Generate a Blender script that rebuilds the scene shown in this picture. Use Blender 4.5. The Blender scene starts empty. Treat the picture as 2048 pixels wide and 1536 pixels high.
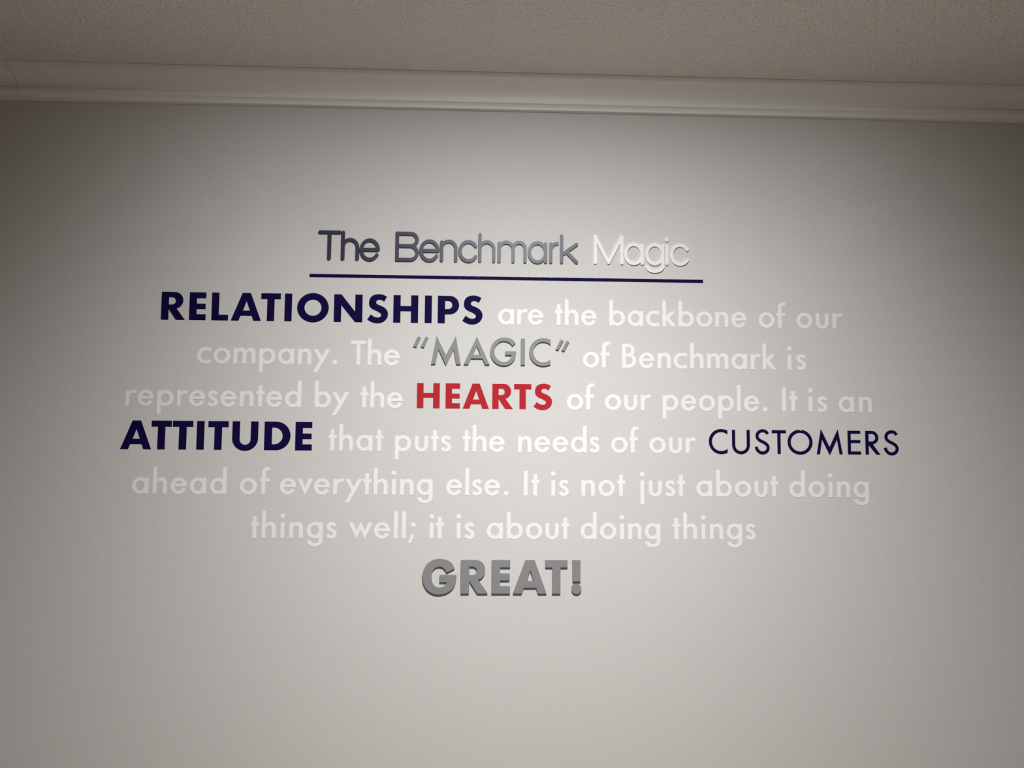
import bpy, math, random
from mathutils import Matrix, Vector
from mathutils.geometry import delaunay_2d_cdt
random.seed(4)
scene = bpy.context.scene
COL = scene.collection
pi = math.pi

# ------------------------------------------------------------------ camera, light, exposure
EYE = 1.58                    # eye height above the floor; the lettered wall is the plane y = 0
DIST = 2.40                   # distance from the wall
CEIL = EYE + 1.151            # ceiling height
cam_data = bpy.data.cameras.new('camera')
cam = bpy.data.objects.new('camera', cam_data); COL.objects.link(cam)
cam_data.sensor_width = 36.0
cam_data.lens = 36.0 * 1520.0 / 2048.0
cam_data.clip_start = 0.01
pitch, yaw, roll = 0.07325287, 0.03517735, 0.0076667
fw = Vector((math.sin(yaw) * math.cos(pitch), math.cos(yaw) * math.cos(pitch), math.sin(pitch)))
rt = Vector((math.cos(yaw), -math.sin(yaw), 0)); up = rt.cross(fw)
r2 = math.cos(roll) * rt + math.sin(roll) * up
u2 = -math.sin(roll) * rt + math.cos(roll) * up
m = Matrix((r2, u2, -fw)).transposed().to_4x4()
m.translation = Vector((0, -DIST, EYE))
cam.matrix_world = m
scene.camera = cam

world = bpy.data.worlds.new('world'); scene.world = world
world.use_nodes = True
world.node_tree.nodes['Background'].inputs['Color'].default_value = (1.0, 0.86, 0.68, 1)
world.node_tree.nodes['Background'].inputs['Strength'].default_value = 0.0

LAMP = (0.18, -1.40, CEIL - 0.0075)
def downlight(loc, power, a, b, color=(1, 1, 1)):
    """a recessed ceiling downlight: intensity a*cos + b*cos^3 of the angle from straight down"""
    ld = bpy.data.lights.new('downlight_lamp', 'POINT')
    ld.energy = power; ld.shadow_soft_size = 0.005; ld.color = color
    ld.use_nodes = True
    nt = ld.node_tree; nt.nodes.clear()
    out = nt.nodes.new('ShaderNodeOutputLight'); em = nt.nodes.new('ShaderNodeEmission')
    tc = nt.nodes.new('ShaderNodeTexCoord'); sp = nt.nodes.new('ShaderNodeSeparateXYZ')
    def mth(op, x, y):
        n = nt.nodes.new('ShaderNodeMath'); n.operation = op
        for k, v in enumerate((x, y)):
            if isinstance(v, (int, float)): n.inputs[k].default_value = v
            else: nt.links.new(v, n.inputs[k])
        return n.outputs[0]
    nt.links.new(tc.outputs['Normal'], sp.inputs[0])
    c = mth('MAXIMUM', mth('MULTIPLY', sp.outputs['Z'], -1.0), 0.0)
    c3 = mth('POWER', c, 3.0)
    s = mth('ADD', mth('MULTIPLY', c, a), mth('MULTIPLY', c3, b))
    s = mth('ADD', s, mth('MULTIPLY', mth('GREATER_THAN', c, 0.0), 0.042))      # constant added to brighten the crown and wall top at shallow angles
    # azimuth falloff added to darken the wall's outer corners: full strength towards the wall (+y), less to the sides and back
    s2 = mth('SUBTRACT', 1.0, mth('MULTIPLY', c, c))
    az = mth('DIVIDE', sp.outputs['Y'], mth('SQRT', mth('MAXIMUM', s2, 1e-4), 0.0))
    mr = nt.nodes.new('ShaderNodeMapRange'); mr.interpolation_type = 'SMOOTHSTEP'
    for k, v in zip((1, 2, 3, 4), (0.52, 0.86, 0.0, 1.0)): mr.inputs[k].default_value = v
    nt.links.new(az, mr.inputs[0])
    az_falloff = mth('SUBTRACT', 1.0, mth('MULTIPLY', mth('SUBTRACT', 1.0, mr.outputs[0]), mth('POWER', s2, 5.5)))
    s = mth('MULTIPLY', s, az_falloff)
    nt.links.new(s, em.inputs['Strength']); nt.links.new(em.outputs[0], out.inputs[0])
    lo = bpy.data.objects.new('downlight_lamp', ld); lo.location = loc; COL.objects.link(lo)
    return lo
downlight(LAMP, 200, 0.93, 1.12, (1.0, 0.995, 0.985))

vs = scene.view_settings
vs.view_transform = 'Standard'; vs.look = 'None'; vs.gamma = 1.0; vs.use_curve_mapping = False
vs.exposure = 0.0

# ------------------------------------------------------------------ materials
def mat(name, color, rough=0.6, metal=0.0, spec=0.5, bump=None, mottle=None):
    """bump / mottle: (noise scale, strength[, distance])"""
    mt = bpy.data.materials.new(name); mt.use_nodes = True
    nt = mt.node_tree; b = nt.nodes['Principled BSDF']
    b.inputs['Base Color'].default_value = (*color, 1)
    b.inputs['Roughness'].default_value = rough; b.inputs['Metallic'].default_value = metal
    b.inputs['Specular IOR Level'].default_value = spec
    tc = nt.nodes.new('ShaderNodeTexCoord')
    if mottle:
        n = nt.nodes.new('ShaderNodeTexNoise'); n.inputs['Scale'].default_value = mottle[0]; n.inputs['Detail'].default_value = 3
        nt.links.new(tc.outputs['Object'], n.inputs['Vector'])
        r = nt.nodes.new('ShaderNodeValToRGB')
        r.color_ramp.elements[0].position = 0.3; r.color_ramp.elements[1].position = 0.7
        k = mottle[1]
        r.color_ramp.elements[0].color = (*[c * (1 - k) for c in color], 1)
        r.color_ramp.elements[1].color = (*[min(1, c * (1 + k)) for c in color], 1)
        nt.links.new(n.outputs['Fac'], r.inputs[0]); nt.links.new(r.outputs[0], b.inputs['Base Color'])
    if bump:
        last = None
        for sc, st, di in bump:
            n = nt.nodes.new('ShaderNodeTexNoise'); n.inputs['Scale'].default_value = sc; n.inputs['Detail'].default_value = 2.5
            n.inputs['Roughness'].default_value = 0.6
            nt.links.new(tc.outputs['Object'], n.inputs['Vector'])
            bp = nt.nodes.new('ShaderNodeBump'); bp.inputs['Strength'].default_value = st; bp.inputs['Distance'].default_value = di
            nt.links.new(n.outputs['Fac'], bp.inputs['Height'])
            if last: nt.links.new(last.outputs[0], bp.inputs['Normal'])
            last = bp
        nt.links.new(last.outputs[0], b.inputs['Normal'])
    return mt
M = {
 'wall': mat('greige_wall_paint', (0.597, 0.593, 0.580), 0.75, spec=0.25, bump=[(230, 0.28, 0.0012), (60, 0.12, 0.002)], mottle=(180, 0.02)),
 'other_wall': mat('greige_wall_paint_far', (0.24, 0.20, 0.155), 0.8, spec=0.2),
 'ceiling': mat('textured_ceiling_paint', (0.86, 0.84, 0.79), 0.9, spec=0.1, bump=[(170, 1.0, 0.0075), (45, 0.4, 0.006)], mottle=(150, 0.05)),
 'trim': mat('satin_white_trim_paint', (0.87, 0.855, 0.85), 0.5, spec=0.35, bump=[(90, 0.05, 0.001)]),
 'floor': mat('brown_carpet', (0.32, 0.265, 0.21), 0.95, spec=0.1, bump=[(300, 0.6, 0.004)], mottle=(120, 0.15)),
 'white': mat('white_vinyl', (0.815, 0.818, 0.815), 0.55, spec=0.2, mottle=(130, 0.012)),
 'navy': mat('navy_vinyl', (0.0075, 0.0038, 0.048), 0.6, spec=0.03),
 'red': mat('red_vinyl', (0.43, 0.021, 0.033), 0.6, spec=0.05),
 'gray': mat('gray_painted_acrylic', (0.235, 0.235, 0.245), 0.55, metal=0.0, spec=0.3, mottle=(900, 0.10)),
 'title_navy': mat('satin_navy_metallic_paint', (0.016, 0.012, 0.046), 0.45, metal=0.0, spec=0.62, mottle=(1100, 0.35)),
 'title_white': mat('satin_white_paint', (0.80, 0.80, 0.79), 0.45, spec=0.4),
 'lens': mat('frosted_lens', (0.9, 0.9, 0.88), 0.4),
}
lb = M['lens'].node_tree.nodes['Principled BSDF']
lb.inputs['Emission Color'].default_value = (1, 0.97, 0.9, 1); lb.inputs['Emission Strength'].default_value = 4.0

# ------------------------------------------------------------------ helpers
def mesh_obj(name, verts, faces, material, parent=None):
    me = bpy.data.meshes.new(name); me.from_pydata(verts, [], faces); me.update()
    me.materials.append(material)
    o = bpy.data.objects.new(name, me); COL.objects.link(o)
    if parent: o.parent = parent
    return o
def tag(o, label=None, cat=None, group=None, kind=None):
    for k, v in (('label', label), ('category', cat), ('group', group), ('kind', kind)):
        if v: o[k] = v
    return o
def box(name, x0, x1, y0, y1, z0, z1, material, parent=None):
    v = [(x, y, z) for x in (x0, x1) for y in (y0, y1) for z in (z0, z1)]
    f = [(0, 1, 3, 2), (4, 6, 7, 5), (0, 4, 5, 1), (2, 3, 7, 6), (0, 2, 6, 4), (1, 5, 7, 3)]
    return mesh_obj(name, v, f, material, parent)

# ------------------------------------------------------------------ the room
XL, XR, YB = -4.6, 4.9, -6.5
tag(box('wall_front', XL - .1, XR + .1, 0, 0.12, 0, CEIL + 0.001, M['wall']), 'greige painted wall that carries the lettering', kind='structure')
tag(box('wall_left', XL - .12, XL, YB, 0, 0, CEIL, M['other_wall']), kind='structure')
tag(box('wall_right', XR, XR + .12, YB, 0, 0, CEIL, M['other_wall']), kind='structure')
tag(box('wall_back', XL - .12, XR + .12, YB - .12, YB, 0, CEIL, M['other_wall']), kind='structure')
tag(box('ceiling', XL - .12, XR + .12, YB - .12, 0.12, CEIL, CEIL + 0.12, M['ceiling']), 'off-white textured ceiling', kind='structure')
tag(box('floor', XL - .12, XR + .12, YB - .12, 0.12, -0.1, 0.0, M['floor']), kind='structure')
tag(box('baseboard_front', XL, XR, -0.014, 0, 0, 0.11, M['trim']), kind='structure')

# crown moulding: profile as (distance out from the wall, drop below the ceiling)
prof = [(0.0, 0.0), (0.0915, 0.0), (0.0915, 0.0022), (0.0910, 0.0026), (0.0755, 0.0160), (0.0735, 0.0166)]
for k in range(11):                       # the long cove, hollow towards the room
    ang = k / 10.0 * pi / 2
    prof.append((0.0725 - 0.0435 * math.sin(ang * 0.93), 0.0176 + 0.0410 * (1 - math.cos(ang)) ** 0.92))
prof += [(0.0290, 0.0590), (0.0340, 0.0598), (0.0340, 0.0608), (0.0335, 0.0708), (0.0320, 0.0722), (0.0275, 0.0726)]
for k in range(6):                        # the small ogee below the fillet
    a = k / 5.0
    prof.append((0.0262 - 0.0085 * math.sin(a * pi / 2), 0.0732 + 0.0105 * a ** 1.3))
prof += [(0.0182, 0.0842), (0.0182, 0.0868), (0.0, 0.0868)]
def crown(name, x0, x1, gap0=0.0, gap1=0.0):
    n = len(prof)
    v = [(x0 + gap0, -p, CEIL - d) for p, d in prof] + [(x1 - gap1, -p, CEIL - d) for p, d in prof]
    f = [(i, (i + 1) % n, n + (i + 1) % n, n + i) for i in range(n)] + [tuple(reversed(range(n))), tuple(range(n, 2 * n))]
    o = mesh_obj(name, v, f, M['trim'])
    return o
SEAM = -1.482
tag(crown('trim_1', XL, SEAM, gap1=0.0007), 'short length of white crown moulding left of the hairline joint', kind='structure')
tag(crown('trim_2', SEAM, XR, gap0=0.0007), 'long length of white crown moulding above the lettering', kind='structure')

# the recessed downlight (in the ceiling, above the frame)
fx = bpy.data.objects.new('recessed_downlight', None); COL.objects.link(fx); fx.location = (LAMP[0], LAMP[1], CEIL)
tag(fx, 'round white recessed downlight set in the ceiling in front of the lettering', 'ceiling light')
N = 40; vv = []; ff = []
for i in range(N):
    a = 2 * pi * i / N; c, s = math.cos(a), math.sin(a)
    vv += [(0.070 * c, 0.070 * s, -0.0005), (0.074 * c, 0.074 * s, -0.006), (0.092 * c, 0.092 * s, -0.006), (0.098 * c, 0.098 * s, -0.0005)]
for i in range(N):
    a, b = 4 * i, 4 * ((i + 1) % N)
    for k in range(3): ff.append((a + k, a + k + 1, b + k + 1, b + k))
    ff.append((a + 3, a, b, b + 3))
mesh_obj('trim_ring', vv, ff, M['trim'], fx)
mesh_obj('lens', [(0.0695 * math.cos(2 * pi * i / N), 0.0695 * math.sin(2 * pi * i / N), -0.0012) for i in range(N)], [tuple(reversed(range(N)))], M['lens'], fx)

# ------------------------------------------------------------------ 2-D shape tools for the letters
SEG = 11
def arc(cx, cy, rx, ry, a0, a1, n=None):
    n = n or max(3, int(abs(a1 - a0) / 90.0 * SEG))
    return [(cx + rx * math.cos(math.radians(a0 + (a1 - a0) * k / n)), cy + ry * math.sin(math.radians(a0 + (a1 - a0) * k / n))) for k in range(n + 1)]
def ell(cx, cy, rx, ry): return arc(cx, cy, rx, ry, 0, 360)[:-1]
def rect(x0, y0, x1, y1): return [(x0, y0), (x1, y0), (x1, y1), (x0, y1)]
def spline(P, n=6):
    out = []; Q = [P[0]] + list(P) + [P[-1]]
    for i in range(1, len(Q) - 2):
        p0, p1, p2, p3 = Q[i - 1:i + 3]
        for k in range(n):
            t = k / n
            out.append(tuple(0.5 * (2 * p1[j] + (p2[j] - p0[j]) * t + (2 * p0[j] - 5 * p1[j] + 4 * p2[j] - p3[j]) * t * t + (3 * p1[j] - p0[j] - 3 * p2[j] + p3[j]) * t ** 3) for j in (0, 1)))
    out.append(tuple(P[-1])); return out
def stroke(P, w, cap=False, w2=None):
    """outline of a path of width w (w2: width across near-horizontal runs)"""
    L, R = [], []; n = len(P)
    def nrm(a, b):
        dx, dy = b[0] - a[0], b[1] - a[1]; l = math.hypot(dx, dy) or 1; return (-dy / l, dx / l)
    ns = []
    for i in range(n):
        a = P[max(0, i - 1)]; b = P[min(n - 1, i + 1)]; ns.append(nrm(a, b))
    for p, (nx, ny) in zip(P, ns):
        h = w / 2
        if w2: h = 0.5 * (w * nx * nx + w2 * ny * ny)
        L.append((p[0] + nx * h, p[1] + ny * h)); R.append((p[0] - nx * h, p[1] - ny * h))
    if cap:
        def c(p, nn, s):
            a0 = math.degrees(math.atan2(nn[1] * s, nn[0] * s))
            return [(p[0] + w / 2 * math.cos(math.radians(a0 - 180 * k / 8)), p[1] + w / 2 * math.sin(math.radians(a0 - 180 * k / 8))) for k in range(1, 8)]
        return L + c(P[-1], ns[-1], 1) + list(reversed(R)) + c(P[0], ns[0], -1)
    return L + list(reversed(R))
def cap(a, b, w): return stroke([a, b], w, cap=True)
def inside(p, poly):
    x, y = p; r = False; j = len(poly) - 1
    for i in range(len(poly)):
        xi, yi = poly[i]; xj, yj = poly[j]
        if (yi > y) != (yj > y) and x < (xj - xi) * (y - yi) / (yj - yi) + xi: r = not r
        j = i
    return r
def flat(ops):
    """ops: list of (+1/-1, polygon) applied in order -> (2-D points, triangles)"""
    V, E = [], []
    for s, poly in ops:
        b = len(V); V += [Vector(p) for p in poly]; n = len(poly)
        E += [(b + i, b + (i + 1) % n) for i in range(n)]
    r = delaunay_2d_cdt(V, E, [], 0, 0.02)
    P, F = r[0], r[2]; keep = []
    for f in F:
        c = (sum(P[i][0] for i in f) / len(f), sum(P[i][1] for i in f) / len(f)); on = False
        for s, poly in ops:
            if inside(c, poly): on = s > 0
        if on:
            a, b_, c_ = [P[i] for i in f[:3]]
            ar = (b_[0] - a[0]) * (c_[1] - a[1]) - (b_[1] - a[1]) * (c_[0] - a[0])
            keep.append(tuple(f) if ar > 0 else tuple(reversed(f)))
    return [(p[0], p[1]) for p in P], keep
def solid(name, ops, s, t, material, x0=0.0):
    """extrude the 2-D shape (units -> metres by s) to thickness t, back on the wall plane"""
    P, F = flat(ops)
    used = sorted({i for f in F for i in f}); ix = {i: k for k, i in enumerate(used)}; n = len(used)
    y1, y0 = -t - 0.0002, -0.0002
    v = [((P[i][0] - x0) * s, y1, P[i][1] * s) for i in used] + [((P[i][0] - x0) * s, y0, P[i][1] * s) for i in used]
    faces = []; ed = {}
    for f in F:
        g = [ix[i] for i in f]; faces.append(tuple(g)); faces.append(tuple(n + i for i in reversed(g)))
        for k in range(len(g)): ed[(g[k], g[(k + 1) % len(g)])] = 1
    for a, b in ed:
        if (b, a) not in ed: faces.append((b, a, n + a, n + b))
    me = bpy.data.meshes.new(name); me.from_pydata(v, [], faces); me.update(); me.materials.append(material)
    return me

# ------------------------------------------------------------------ medium geometric sans, lower case (ascender = 1000)
A, X, S_ = 1000, 582, 141        # ascender, x-height, stem
def ring(cx, rx, ry=307, cy=293, sw=142, sh=127):
    return [(1, ell(cx, cy, rx, ry)), (-1, ell(cx, cy, rx - sw, ry - sh))]
def arch(x0, x1, sw=S_, top=601, foot=0):
    """arch from stem with left edge x0 to right edge x1 of the right leg"""
    xo = (x0 + sw + x1) / 2 - 8; ri = x1 - sw
    o = [(x1, foot), (x1, 375)] + arc(xo, 375, x1 - xo, top - 375, 0, 90)[1:] + arc(xo, 470, xo - x0 - sw + 8, top - 470, 90, 172)[1:] + [(x0 + sw - 20, 470), (x0 + sw - 20, 300), (x0 + sw, 300)]
    xi = (x0 + sw + ri) / 2
    inner = [(x0 + sw, 320)] + arc(xi, 320, xi - x0 - sw, 147, 180, 0)[1:] + [(ri, foot)]
    return [(1, o + inner)]
def g_n(w=505): return [(1, rect(0, 0, S_, X))] + arch(0, w)
def g_h(w=520): return [(1, rect(0, 0, S_, A))] + arch(0, w)
def g_a(): return ring(303, 303) + [(1, rect(466, 0, 607, X))]
def g_d(): return ring(303, 303) + [(1, rect(466, 0, 607, A))]
def g_b(): return ring(304, 303) + [(1, rect(0, 0, S_, A))]
def g_p(): return ring(304, 303) + [(1, rect(0, -315, S_, X))]
def g_o(): return ring(312, 312)
def c_shape(cx, r, cy, ry, sw, sh, xr, fo=1.85, fi=1.62):
    o = arc(cx, cy, r, ry, 90, 270); i = arc(cx, cy, r - sw, ry - sh, 270, 90)
    ro, ri = r * fo, (r - sw) * fi * 1.28
    k = (xr - cx)
    ao = math.degrees(math.acos(k / ro)); ai = math.degrees(math.acos(min(0.98, k / ri)))
    return [(1, o + arc(cx, cy, ro, ry, -90, -ao)[1:] + arc(cx, cy, ri, ry - sh, -ai, -90) + i[1:] + arc(cx, cy, ri, ry - sh, 90, ai)[1:] + arc(cx, cy, ro, ry, ao, 90)[:-1])]
def g_c(): return c_shape(305, 305, 293, 310, 142, 128, 515)
def g_e():
    return ring(298, 298, 309, 293, 142, 122) + [(1, rect(110, 262, 590, 366)), (-1, [(425, 262), (425, 215), (455, 212), (572, 152), (720, 90), (720, 262)])]
def g_f():
    o = [(55, 0), (55, 800)] + arc(292, 800, 237, 206, 180, 90)[1:] + [(352, 996), (352, 862)]
    i = arc(300, 800, 104, 76, 75, 180)
    return [(1, o + i + [(196, 0)]), (1, rect(0, 457, 338, X))]
def g_g():
    hook = [(18, -88)] + arc(305, -88, 287, 222, 180, 360)[1:] + [(592, X), (451, X), (451, -88)] + arc(305, -88, 146, 104, 0, -180)[1:]
    return ring(298, 298) + [(1, hook)]
def stemdot(h0=0, dx=0): return [(1, rect(0, h0, S_, X))]
def g_k():
    return [(1, rect(0, 0, S_, A)), (1, [(120, 240), (141, 243), (355, 0), (535, 0), (272, 325), (510, X), (325, X), (141, 395), (120, 380)])]
def g_l(): return [(1, rect(0, 0, S_, A))]
def g_m(): return [(1, rect(0, 0, S_, X))] + arch(0, 482, top=603) + arch(341, 823, top=603)
def g_r():
    o = [(S_ - 20, 520)] + spline([(141, 500), (190, 565), (262, 597), (335, 598), (400, 572)], 4) + [(362, 452)] + spline([(362, 452), (300, 470), (240, 462), (185, 425), (148, 360), (141, 290)], 4) + [(S_ - 20, 290)]
    return [(1, rect(0, 0, S_, X)), (1, o)]
def g_s():
    P = spline([(338, 452), (282, 520), (207, 537), (122, 510), (88, 437), (112, 362), (200, 302), (290, 243), (324, 165), (290, 82), (198, 48), (112, 68), (52, 130)], 5)
    return [(1, stroke(P, 134, w2=124))]
def g_t(): return [(1, rect(72, 0, 213, 795)), (1, rect(0, 457, 302, X))]
def g_u():
    w = 497
    o = [(0, X)] + [(0, 235)] + arc(w / 2, 235, w / 2, 255, 180, 360)[1:] + [(w, X), (w - 136, X)] + arc(w / 2, 235, w / 2 - 136, 137, 0, -180) + [(136, X)]
    return [(1, o)]
def g_v(): return [(1, [(0, X), (165, X), (290, 250), (415, X), (580, X), (290, -25)])]
def g_w(): return [(1, [(0, X), (160, X), (297, 270), (445, 630), (592, 270), (728, X), (889, X), (602, -25), (445, 340), (288, -25)])]
def g_y(): return [(1, [(0, X), (162, X), (324, 284), (482, X), (642, X), (155, -305), (0, -305), (241, 143)])]
def dot(cx, cy, r=88): return [(1, ell(cx, cy, r, r))]
def g_T(s=S_, w=573): return [(1, rect(0, 925 - 131, w, 925)), (1, rect(w / 2 - s / 2, 0, w / 2 + s / 2, 925))]
def dshape(x0, xr, y0, y1, k=0.5):
    """right-hand bowl as a half superellipse"""
    h = (y1 - y0) / 2; xc = xr - h * 1.0
    return [(x0, y0), (xc, y0)] + arc(xc, y0 + h, xr - xc, h, -90, 90)[1:] + [(x0, y1)]
def g_B():
    return [(1, dshape(0, 480, 420, 925)), (1, dshape(0, 538, 0, 545)), (-1, dshape(135, 345, 545, 803)), (-1, dshape(135, 398, 122, 422))]
def g_I(s=S_): return [(1, rect(0, 0, s, 925))]

# glyph -> (left side bearing, right side bearing, list of (part name, shape)); one entry = a plain one-piece letter
D = lambda f, l, r: (l, r, [(None, f)])
SMALL = {
 'a': D(g_a(), 56, 78), 'b': D(g_b(), 78, 56), 'c': D(g_c(), 52, 58), 'd': D(g_d(), 56, 78), 'e': D(g_e(), 56, 54),
 'f': D(g_f(), 46, 40), 'g': D(g_g(), 56, 78), 'h': D(g_h(), 78, 76), 'k': D(g_k(), 78, 28), 'l': D(g_l(), 78, 78),
 'm': D(g_m(), 78, 76), 'n': D(g_n(), 78, 76), 'o': D(g_o(), 56, 56), 'p': D(g_p(), 78, 56), 'r': D(g_r(), 78, -6),
 's': D(g_s(), 40, 42), 't': D(g_t(), 36, 22), 'u': D(g_u(), 78, 76), 'v': D(g_v(), 0, -8), 'w': D(g_w(), 0, -6), 'y': D(g_y(), 12, 5),
 'T': D(g_T(), 20, 13), 'B': D(g_B(), 90, 66), 'I': D(g_I(), 95, 95),
 '.': D(dot(88, 82), 98, 60),
 'i': (78, 78, [('stem', stemdot()), ('dot', dot(70, 820))]),
 'j': (78, 78, [('stem', stemdot(-317)), ('dot', dot(70, 820))]),
 ';': (10, 60, [('tail', [(1, [(118, 172), (236, 145), (76, -196), (0, -170)])]), ('dot', dot(186, 510))]),
}
KERN = {'ry': 40, 'rk': 0}
# ------------------------------------------------------------------ capitals (cap height = 925), light and bold
def b_S():
    # outline of the heavy S
    up_o = [(640, 862), (560, 910), (440, 945), (330, 945), (200, 915), (95, 830), (50, 700), (62, 560), (140, 460), (260, 400), (370, 355)]
    up_i = [(350, 348), (410, 322), (455, 270), (440, 205), (385, 172), (300, 170), (210, 200), (112, 268)]
    lo_o = [(0, 95), (110, 25), (240, -22), (360, -30), (490, 0), (600, 75), (672, 200), (676, 340), (600, 468), (470, 550), (350, 595)]
    lo_i = [(360, 592), (300, 630), (290, 690), (325, 742), (400, 760), (470, 745), (552, 700)]
    A1 = spline(up_o, 4) ; A2 = spline(up_i, 4); B1 = spline(lo_o, 4); B2 = spline(lo_i, 4)
    return [(1, A1 + A2 + B1 + B2)]
def b_E(w=545): return [(1, rect(0, 0, 243, 925)), (1, rect(0, 0, w, 198)), (1, rect(0, 366, w - 12, 548)), (1, rect(0, 727, w, 925))]
def b_R():
    return [(1, dshape(0, 712, 368, 925)), (1, rect(0, 0, 243, 925)), (1, [(242, 368), (242, 355), (487, 0), (785, 0), (495, 385), (400, 420), (242, 400)]), (-1, dshape(243, 468, 508, 745))]
def b_P(): return [(1, dshape(0, 712, 300, 925)), (1, rect(0, 0, 241, 925)), (-1, dshape(243, 482, 482, 748))]
def b_A(): return [(1, [(0, 0), (258, 0), (320, 163), (690, 163), (745, 0), (996, 0), (640, 925), (368, 925)]), (-1, [(395, 339), (624, 339), (508, 650)])]
CAPS_B = {
 'R': b_R(), 'E': b_E(), 'L': [(1, rect(0, 0, 243, 925)), (1, rect(0, 0, 550, 192))], 'A': b_A(),
 'T': [(1, rect(0, 728, 652, 925)), (1, rect(206, 0, 447, 925))], 'I': [(1, rect(0, 0, 241, 925))],
 'O': [(1, ell(522, 463, 522, 490)), (-1, ell(522, 463, 280, 268))],
 'N': [(1, [(0, 0), (0, 925), (238, 925), (700, 355), (700, 925), (942, 925), (942, 0), (705, 0), (241, 560), (241, 0)])],
 'S': b_S(), 'H': [(1, rect(0, 0, 242, 925)), (1, rect(595, 0, 838, 925)), (1, rect(200, 386, 640, 563))], 'P': b_P(),
 'U': [(1, [(0, 925), (0, 370)] + arc(414, 370, 414, 398, 180, 360)[1:] + [(828, 925), (588, 925)] + arc(414, 340, 174, 172, 0, -180) + [(240, 925)])],
 'D': [(1, [(0, 0), (380, 0)] + arc(368, 462.5, 454, 462.5, -90, 90)[1:] + [(0, 925)]), (-1, [(240, 192), (320, 192)] + arc(310, 462, 264, 270, -90, 90)[1:] + [(240, 732)])],
 'G': [(1, arc(478, 463, 478, 490, 36, 342) + [(954, 507), (484, 507), (484, 315), (690, 315)] + arc(478, 440, 221, 280, -28, -90)[1:] + arc(478, 463, 221, 303, -90, -180)[1:] + arc(478, 463, 221, 283, 180, 26)[1:] + [(690, 600)])],
}
CAPS_B['G'] = [(1, [(895, 690)] + spline([(895, 690), (820, 830), (690, 915), (490, 953), (290, 920), (120, 800), (20, 620), (0, 455), (40, 260), (150, 90), (310, -5), (480, -28), (660, 5), (820, 105), (915, 250), (954, 400), (954, 507)], 4)[1:] +
                 [(484, 507), (484, 313), (685, 313)] + spline([(685, 313), (640, 220), (560, 170), (470, 158), (360, 190), (285, 280), (257, 400), (262, 540), (310, 660), (400, 732), (500, 745), (600, 700), (682, 580)], 4)[1:])]
ss = 127
def l_C(s=ss, w=742):
    return c_shape(482, 482, 463, 485, s, s - 8, w, 1.20, 0.86)
def l_G(s=144):
    return [(1, spline([(882, 762), (800, 865), (690, 925), (560, 955), (480, 958), (300, 925), (130, 800), (30, 640), (0, 460), (35, 270), (140, 110), (290, 5), (460, -32), (620, -8), (770, 85), (865, 225), (900, 370), (906, 478)], 4) +
                [(520, 478), (520, 342), (742, 342)] + spline([(742, 342), (700, 225), (610, 135), (480, 100), (330, 135), (205, 250), (150, 400), (152, 545), (220, 700), (340, 800), (480, 830), (620, 800), (710, 740), (775, 665)], 4))]
def l_M(s, w, nx=88, ny=565, vy=285):
    return [(1, [(0, 0), (s * 1.02, 0), (s * 1.02 + nx, ny), (w / 2, -40), (w - s * 1.02 - nx, ny), (w - s * 1.02, 0), (w, 0), (w - 178, 985), (w / 2, vy), (178, 985)])]
def l_A(): return [(1, [(0, 0), (156, 0), (252, 210), (652, 210), (748, 0), (903, 0), (452, 985)]), (-1, [(310, 338), (592, 338), (451, 655)])]
l_R_ops = [(1, dshape(0, 510, 395, 925)), (1, rect(0, 0, ss, 925)), (1, [(ss, 395), (ss, 360), (412, 0), (580, 0), (290, 400)]), (-1, dshape(ss, 388, 512, 808))]
CAPS_L = {
 'C': l_C(), 'U': [(1, [(0, 925), (0, 330)] + arc(345, 330, 345, 352, 180, 360)[1:] + [(690, 925), (566, 925)] + arc(345, 330, 221, 232, 0, -180) + [(124, 925)])],
 'S': [(1, stroke(spline([(520, 770), (465, 850), (370, 890), (265, 885), (160, 825), (108, 715), (130, 600), (225, 515), (345, 455), (455, 385), (528, 290), (522, 165), (450, 75), (335, 35), (210, 60), (110, 155), (66, 275)], 5), 122))],
 'T': [(1, rect(0, 802, 560, 925)), (1, rect(216, 0, 344, 925))],
 'O': [(1, ell(487, 463, 487, 485)), (-1, ell(487, 463, 361, 362))],
 'M': l_M(ss, 1026), 'E': [(1, rect(0, 0, ss, 925)), (1, rect(0, 0, 520, 120)), (1, rect(0, 445, 505, 562)), (1, rect(0, 805, 510, 925))], 'R': l_R_ops,
}
CAPS_M = {'M': l_M(144, 1025, 100, 525, 325), 'A': l_A(), 'G': l_G(), 'I': [(1, rect(0, 0, 144, 925))], 'C': c_shape(482, 482, 463, 490, 144, 132, 746, 1.20, 0.88)}

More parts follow.
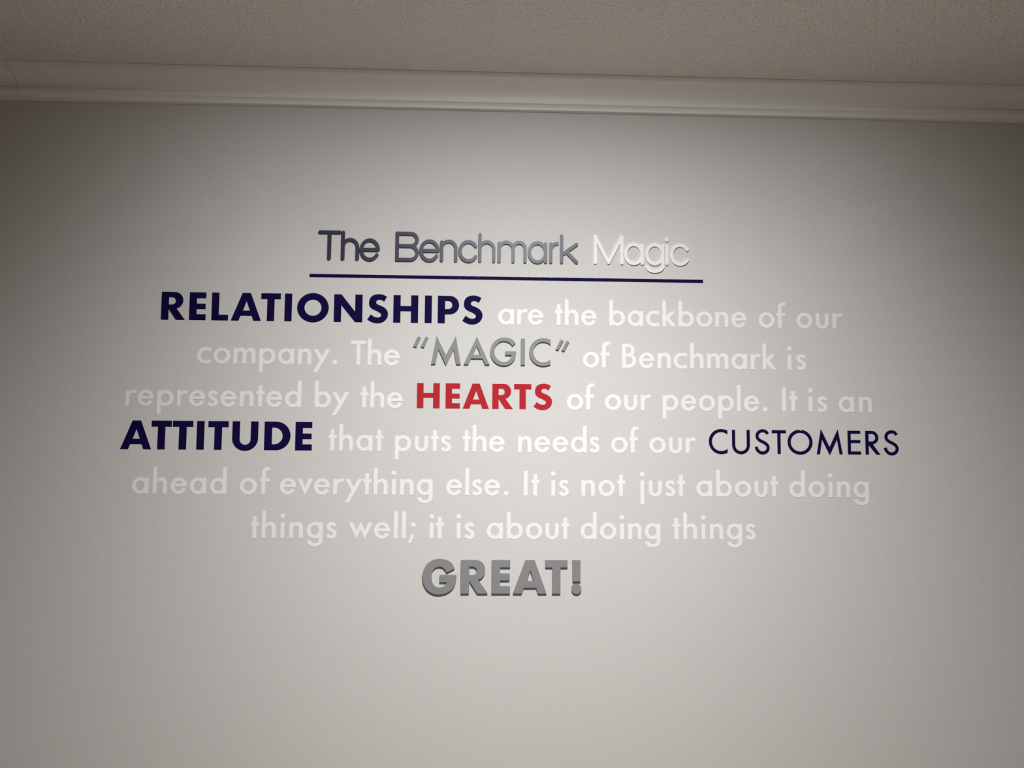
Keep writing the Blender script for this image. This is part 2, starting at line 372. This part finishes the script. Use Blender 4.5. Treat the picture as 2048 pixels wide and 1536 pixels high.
# ------------------------------------------------------------------ round-ended title letters (cap height = 925)
W = 106; H2 = W / 2
def pl(P): return [(1, stroke(P, W, cap=True))]
def poly_caps(pts):
    return [(1, cap(pts[i], pts[i + 1], W)) for i in range(len(pts) - 1)]
def t_arc(cx, cy, r, a0, a1, ry=None): return pl(arc(cx, cy, r, ry or r, a0, a1, n=int(abs(a1 - a0) / 7)))
XH = 700
def t_shoulder(x0, x1, top=XH):
    r = (x1 - x0) / 2
    return [(1, stroke([(x0, 300)] + arc(x0 + r, top - H2 - r, r, r, 180, 0, n=24) + [(x1, H2)], W, cap=True))]
TITLE = {
 'T': poly_caps([(H2, 925 - H2), (730 - H2, 925 - H2)]) + poly_caps([(355, 925 - H2), (355, H2)]),
 'h': poly_caps([(H2, 925 - H2), (H2, H2)]) + t_shoulder(H2, 562 - H2),
 'e': t_arc(320, 342, 267, 3, 328, 302) + poly_caps([(70, 345), (582, 345)]),
 'B': [(1, stroke([(H2, H2)] + [(H2, 872)] , W, cap=True)), (1, [(0, 0), (40, 0), (40, 40), (0, 40)]), (1, rect(0, 890, 40, 925))] +
      [(1, stroke([(H2, 872), (480, 872)] + arc(480, 678, 194, 194, 90, -90, n=22)[1:] + [(H2, 484)], W))] +
      [(1, stroke([(H2, 484), (450, 484)] + arc(470, 268.5, 212, 215.5, 90, -90, n=22)[1:] + [(H2, 53)], W))],
 'n': poly_caps([(H2, XH - 30 - H2), (H2, H2)]) + t_shoulder(H2, 555 - H2),
 'c': t_arc(320, 342, 267, 34, 326, 302),
 'm': poly_caps([(H2, XH - 30 - H2), (H2, H2)]) + t_shoulder(H2, 494, XH) + t_shoulder(494, 925 - H2, XH),
 'a': t_arc(312, 342, 259, 0, 360, 302) + poly_caps([(571, XH - 30 - H2), (571, H2)]),
 'r': poly_caps([(H2, XH - 30 - H2), (H2, H2)]) + [(1, stroke([(H2, 330)] + arc(250, 400, 197, 235, 180, 92, n=12) + [(258, 636)], W, cap=True))],
 'k': poly_caps([(H2, 925 - H2), (H2, H2)]) + poly_caps([(H2 + 20, 290), (530, XH - 35 - H2)]) + poly_caps([(215, 365), (530, H2)]),
 'M': poly_caps([(H2, H2), (H2, 870), (478, H2 + 10), (900, 870), (900, H2)]),
 'g': t_arc(305, 342, 252, 0, 360, 302) + [(1, stroke([(557, XH - 30 - H2), (557, 0)] + arc(305, -20, 252, 175, 0, -168, n=22), W, cap=True))],
 'i_stem': poly_caps([(H2, XH - 30 - H2), (H2, H2)]), 'i_dot': poly_caps([(H2 - 2, 890 - H2), (H2 + 2, 800)]),
}
# 'M' joins: fill the pointed tops and the valley
TITLE['M'] += [(1, [(0, 860), (20, 925), (95, 925), (120, 860)]), (1, [(833, 860), (858, 925), (933, 925), (953, 860)])]

# ------------------------------------------------------------------ placing letters
Z = lambda mm: EYE + mm / 1000.0
ORD = ['first', 'second', 'third', 'fourth', 'fifth', 'sixth', 'seventh', 'eighth', 'ninth', 'tenth', 'eleventh', 'twelfth', 'thirteenth']
PUNC = {'.': ('period', 'period'), ';': ('semicolon', 'semicolon'), '!': ('exclamation_mark', 'exclamation mark'), '“': ('quotation_mark', 'quotation mark'), '”': ('quotation_mark', 'quotation mark')}
cache = {}
def place(key, name, parts, s, t, material, x, z, sx=1.0):
    """put a letter; the first of a kind is built, the rest are copies sharing its meshes"""
    if key not in cache:
        if len(parts) == 1:
            proto = (solid(name, parts[0][1], s, t, material), [])
        else:
            proto = (None, [(pn, solid(pn, ops, s, t, material)) for pn, ops in parts])
        root = bpy.data.objects.new(name, proto[0]); COL.objects.link(root)
        for pn, me in proto[1]:
            c = bpy.data.objects.new(pn, me); COL.objects.link(c); c.parent = root
        cache[key] = root
    else:
        src = cache[key]
        root = src.copy(); COL.objects.link(root)
        for ch in [c for c in src.children]:
            c = ch.copy(); COL.objects.link(c); c.parent = root
        for k in list(root.keys()):
            if k in ('label', 'group', 'category', 'kind'): del root[k]
    root.location = (x, 0, z); root.scale = (sx, 1, 1)
    return root
def extent(parts):
    xs = [p[0] for _, ops in parts for s, poly in ops if s > 0 for p in poly]
    return min(xs), max(xs)
U = 83.0 / 1000.0 / 1000.0       # metres per unit of the white paragraph letters
WHITE_T = 0.0005
LINES = {
 1: (366.8, 'first', [('are', 39, 183), ('the', 220, 354), ('backbone', 395, 839), ('of', 879, 967), ('our', 1003, 1154)]),
 2: (231.8, 'second', [('company.', -903, -467), ('The', -425, -271), ('of', 310, 396), ('Benchmark', 436, 934), ('is', 970, 1031)]),
 3: (96.9, 'third', [('represented', -1117, -576), ('by', -534, -427), ('the', -392, -259), ('of', 259, 346), ('our', 380, 528), ('people.', 565, 903), ('It', 951, 1000), ('is', 1036, 1097), ('an', 1135, 1243)]),
 4: (-38.0, 'fourth', [('that', -488, -317), ('puts', -281, -106), ('the', -69, 63), ('needs', 105, 363), ('of', 400, 487), ('our', 522, 671)]),
 5: (-174.0, 'fifth', [('ahead', -1086, -798), ('of', -757, -666), ('everything', -634, -161), ('else.', -119, 76), ('It', 124, 173), ('is', 209, 266), ('not', 306, 444), ('just', 491, 635), ('about', 671, 933), ('doing', 969, 1226)]),
 6: (-308.4, 'sixth', [('things', -720, -456), ('well;', -419, -212), ('it', -170, -124), ('is', -86, -29), ('about', 9, 268), ('doing', 303, 555), ('things', 594, 858)]),
}
for ln, (zmm, lname, words) in LINES.items():
    for wi, (word, xa, xb) in enumerate(words):
        pen = 0.0; pos = []
        for i, ch in enumerate(word):
            l, r, parts = SMALL[ch]; e0, e1 = extent(parts)
            if i: pen += l + KERN.get(word[i - 1] + ch, 0)
            pos.append((pen, e0, e1)); pen += (e1 - e0) + r
        last = pos[-1][0] + pos[-1][2] - pos[-1][1]
        want = (xb - xa) / 1000.0 / U
        gap = (want - last) / max(1, len(word) - 1)
        wname = {'Benchmark': 'long capitalised word before is'}.get(word, 'word ' + word.strip('.;'))
        if word == 'things': wname = 'opening word things' if wi == 0 else 'closing word things'
        nth = 0
        for i, ch in enumerate(word):
            x = xa / 1000.0 + (pos[i][0] + gap * i - pos[i][1]) * U
            pn = PUNC.get(ch)
            nm = pn[0] if pn else 'vinyl_letter'
            o = place(('small', ch), nm, SMALL[ch][2], U, WHITE_T, M['white'], x, Z(zmm))
            if pn:
                lab = 'white vinyl %s after the %s, %s line of the paragraph' % (pn[1], wname, lname)
                tag(o, lab, 'punctuation mark', 'white vinyl punctuation marks')
            else:
                nth += 1
                lab = 'white vinyl %s%s, %s letter of the %s, %s paragraph line' % ('capital ' if ch.isupper() else 'letter ', ch, ORD[nth - 1], wname, lname)
                tag(o, lab, 'letter', 'white vinyl letters of the paragraph')

def display(word, items, table, cap_mm, t, z, material, nm, style, grp, what=None):
    s = cap_mm / 1000.0 / 925.0; nth = 0
    for ch, a, b in items:
        parts = table[ch] if isinstance(table[ch], tuple) else (None, None, [(None, table[ch])])
        parts = parts[2]
        e0, e1 = extent(parts); w = (e1 - e0) * s; sx = (b - a) / 1000.0 / w
        sx = min(1.07, max(0.93, sx))
        c = (a + b) / 2000.0
        x = c - (e0 + e1) / 2 * s * sx
        pn = PUNC.get(ch)
        o = place((grp, ch), pn[0] if pn else nm, parts, s, t, material, x, Z(z), sx)
        if pn:
            side = {'“': 'opening ', '”': 'closing '}.get(ch, '')
            tag(o, '%s%s%s %s the word %s' % (side, style + ' ', pn[1], 'before' if ch == '“' else 'after', word), 'punctuation mark', grp.replace('letters', 'marks'))
        else:
            nth += 1
            tag(o, '%s %s %s, %s letter of the %s' % (style, 'letter' if ch.islower() else 'capital', ch, ORD[nth - 1], what or 'word ' + word), 'letter', grp)

display('RELATIONSHIPS', [('R', -1018.9, -944.5), ('E', -932.0, -880.6), ('L', -862.8, -811.0), ('A', -802.6, -708.5), ('T', -709.6, -648.1), ('I', -635.6, -612.8), ('O', -596.5, -497.3),
    ('N', -481.1, -391.4), ('S', -375.8, -310.6), ('H', -294.0, -215.5), ('I', -194.6, -172.4), ('P', -153.6, -85.8), ('S', -75.4, -11.1)],
    CAPS_B, 88.5, WHITE_T, 367.2, M['navy'], 'vinyl_letter', 'bold navy vinyl', 'bold navy letters of RELATIONSHIPS')
display('ATTITUDE', [('A', -1126.6, -1032.2), ('T', -1033.2, -971.3), ('T', -968.3, -905.7), ('I', -894.4, -871.1), ('T', -859.6, -797.2), ('U', -785.2, -705.4), ('D', -686.4, -605.6), ('E', -590.7, -539.1)],
    CAPS_B, 89.0, WHITE_T, -38.0, M['navy'], 'vinyl_letter', 'bold navy vinyl', 'bold navy letters of ATTITUDE')
display('HEARTS', [('H', -214.9, -143.2), ('E', -124.8, -79.4), ('A', -70.9, 12.0), ('R', 22.4, 87.9), ('T', 91.0, 145.9), ('S', 153.3, 211.9)],
    CAPS_B, 79.5, WHITE_T, 96.9, M['red'], 'vinyl_letter', 'bold red vinyl', 'bold red letters of HEARTS')
# the top of the O and the T bar of CUSTOMERS are chipped
chips = [[(430, 960), (448, 915), (470, 925), (480, 960)], [(500, 965), (515, 905), (545, 890), (552, 930), (560, 965)], [(585, 950), (592, 925), (615, 945)]]
CAPS_L['O'] = CAPS_L['O'] + [(-1, c) for c in chips]
CAPS_L['T'] = CAPS_L['T'] + [(-1, [(225, 940), (240, 908), (262, 918), (285, 906), (300, 940)]), (-1, [(380, 930), (392, 912), (410, 930)]), (-1, [(470, 930), (480, 914), (505, 930)])]
display('CUSTOMERS', [('C', 711.8, 772.1), ('U', 786.6, 844.1), ('S', 859.3, 907.6), ('T', 915.2, 961.0), ('O', 965.6, 1046.7), ('M', 1059.5, 1144.0), ('E', 1160.7, 1203.4), ('R', 1218.4, 1266.9), ('S', 1277.9, 1326.5)],
    CAPS_L, 76.0, WHITE_T, -38.6, M['navy'], 'vinyl_letter', 'thin navy vinyl', 'thin navy letters of CUSTOMERS')
# raised gray MAGIC with its quotation marks
def slash(x0, top, bot, h0, h1): return [(1, [(x0 + top[0], h1), (x0 + top[1], h1 - 25), (x0 + bot[1], h0 - 15), (x0 + bot[0], h0 + 10)])]
CAPS_M['“'] = (0, 0, [('stroke', [(1, [(0, 612), (122, 588), (268, 925), (160, 962)])]), ('stroke', [(1, [(262, 605), (380, 580), (522, 918), (425, 955)])])])
CAPS_M['”'] = (0, 0, [('stroke', [(1, [(0, 560), (98, 540), (280, 870), (172, 912)])]), ('stroke', [(1, [(212, 522), (305, 502), (482, 835), (380, 875)])])])
display('MAGIC', [('“', -229.1, -181.0), ('M', -171.3, -78.5), ('A', -68.8, 12.5), ('G', 14.9, 96.8), ('I', 111.6, 124.7), ('C', 138.1, 205.8), ('”', 222.0, 265.5)],
    CAPS_M, 84.0, 0.0065, 236.5, M['gray'], 'raised_letter', 'raised gray', 'raised gray letters of MAGIC')
CAPS_B['!'] = (0, 0, [('bar', [(1, [(28, 335), (254, 335), (260, 925), (22, 925)])]), ('dot', dot(141, 128, 141))])
CAPS_G = dict(CAPS_B)
display('GREAT', [('G', -188.4, -82.8), ('R', -69.4, 13.4), ('E', 25.9, 83.0), ('A', 92.3, 196.2), ('T', 191.7, 261.6), ('!', 274.1, 304.8)],
    CAPS_G, 101.6, 0.0075, -474.6, M['gray'], 'raised_letter', 'thick raised gray', 'thick raised gray letters of GREAT')
# the title
TT = dict(TITLE); TT['i'] = (0, 0, [('stem', TITLE['i_stem']), ('dot', TITLE['i_dot'])])
title_items = [('The', 'title_navy', 'raised navy round-ended', 'word The of the title', [('T', -535.1, -461.7), ('h', -461.9, -405.5), ('e', -403.6, -339.7)]),
 ('title', 'title_navy', 'raised navy round-ended', 'long middle word of the title', [('B', -290.3, -216.1), ('e', -214.5, -150.2), ('n', -148.9, -93.0), ('c', -90.4, -29.9), ('h', -26.6, 28.2), ('m', 34.8, 128.5), ('a', 131.3, 194.5), ('r', 200.5, 231.2), ('k', 235.1, 293.6)]),
 ('Magic', 'title_white', 'raised white round-ended', 'word Magic of the title', [('M', 343.3, 439.8), ('a', 441.4, 505.9), ('g', 510.3, 572.9), ('i', 575.2, 585.3), ('c', 590.3, 652.0)])]
for wd, mk, st, what, its in title_items:
    display(wd, its, TT, 95.3, 0.0058, 564.5, M[mk], 'raised_letter', st, 'raised title letters, ' + ('white' if 'white' in st else 'navy'), what)

# the navy rule under the title, its top edge nicked by the knife
base = [(-560.6, 509.4), (699.1, 509.4), (699.1, 520.0), (-560.6, 520.0)]
ops = [(1, base)]
for x, w_, d_ in [(-350, 3, 0.9), (-120, 5, 0.8), (-60, 2.5, 1.6), (-28, 8, 0.7), (88, 4, 0.9), (122, 3, 1.2), (148, 2, 1.6), (205, 5, 1.8), (240, 6, .6), (262, 12, 0.7), (300, 4, 1.0), (318, 3, 2.2), (350, 6, 0.7)]:
    ops.append((-1, [(x, 521), (x + w_ * 0.3, 520 - d_), (x + w_ * 0.7, 520 - d_ * 0.7), (x + w_, 521)]))
for x, z_, r in [(-86, 511.5, 1.0), (-27, 517, 0.9), (170, 516.5, 0.9), (-296, 510.4, 1.0), (371, 516.8, 0.7)]:
    ops.append((-1, [(x - r, z_), (x, z_ - r), (x + r, z_), (x, z_ + r)]))
me = solid('underline_stripe', ops, 0.001, WHITE_T, M['navy'])
st = bpy.data.objects.new('underline_stripe', me); COL.objects.link(st); st.location = (0, 0, EYE)
tag(st, 'long thin navy vinyl stripe underlining the title, its top edge slightly nicked', 'stripe')
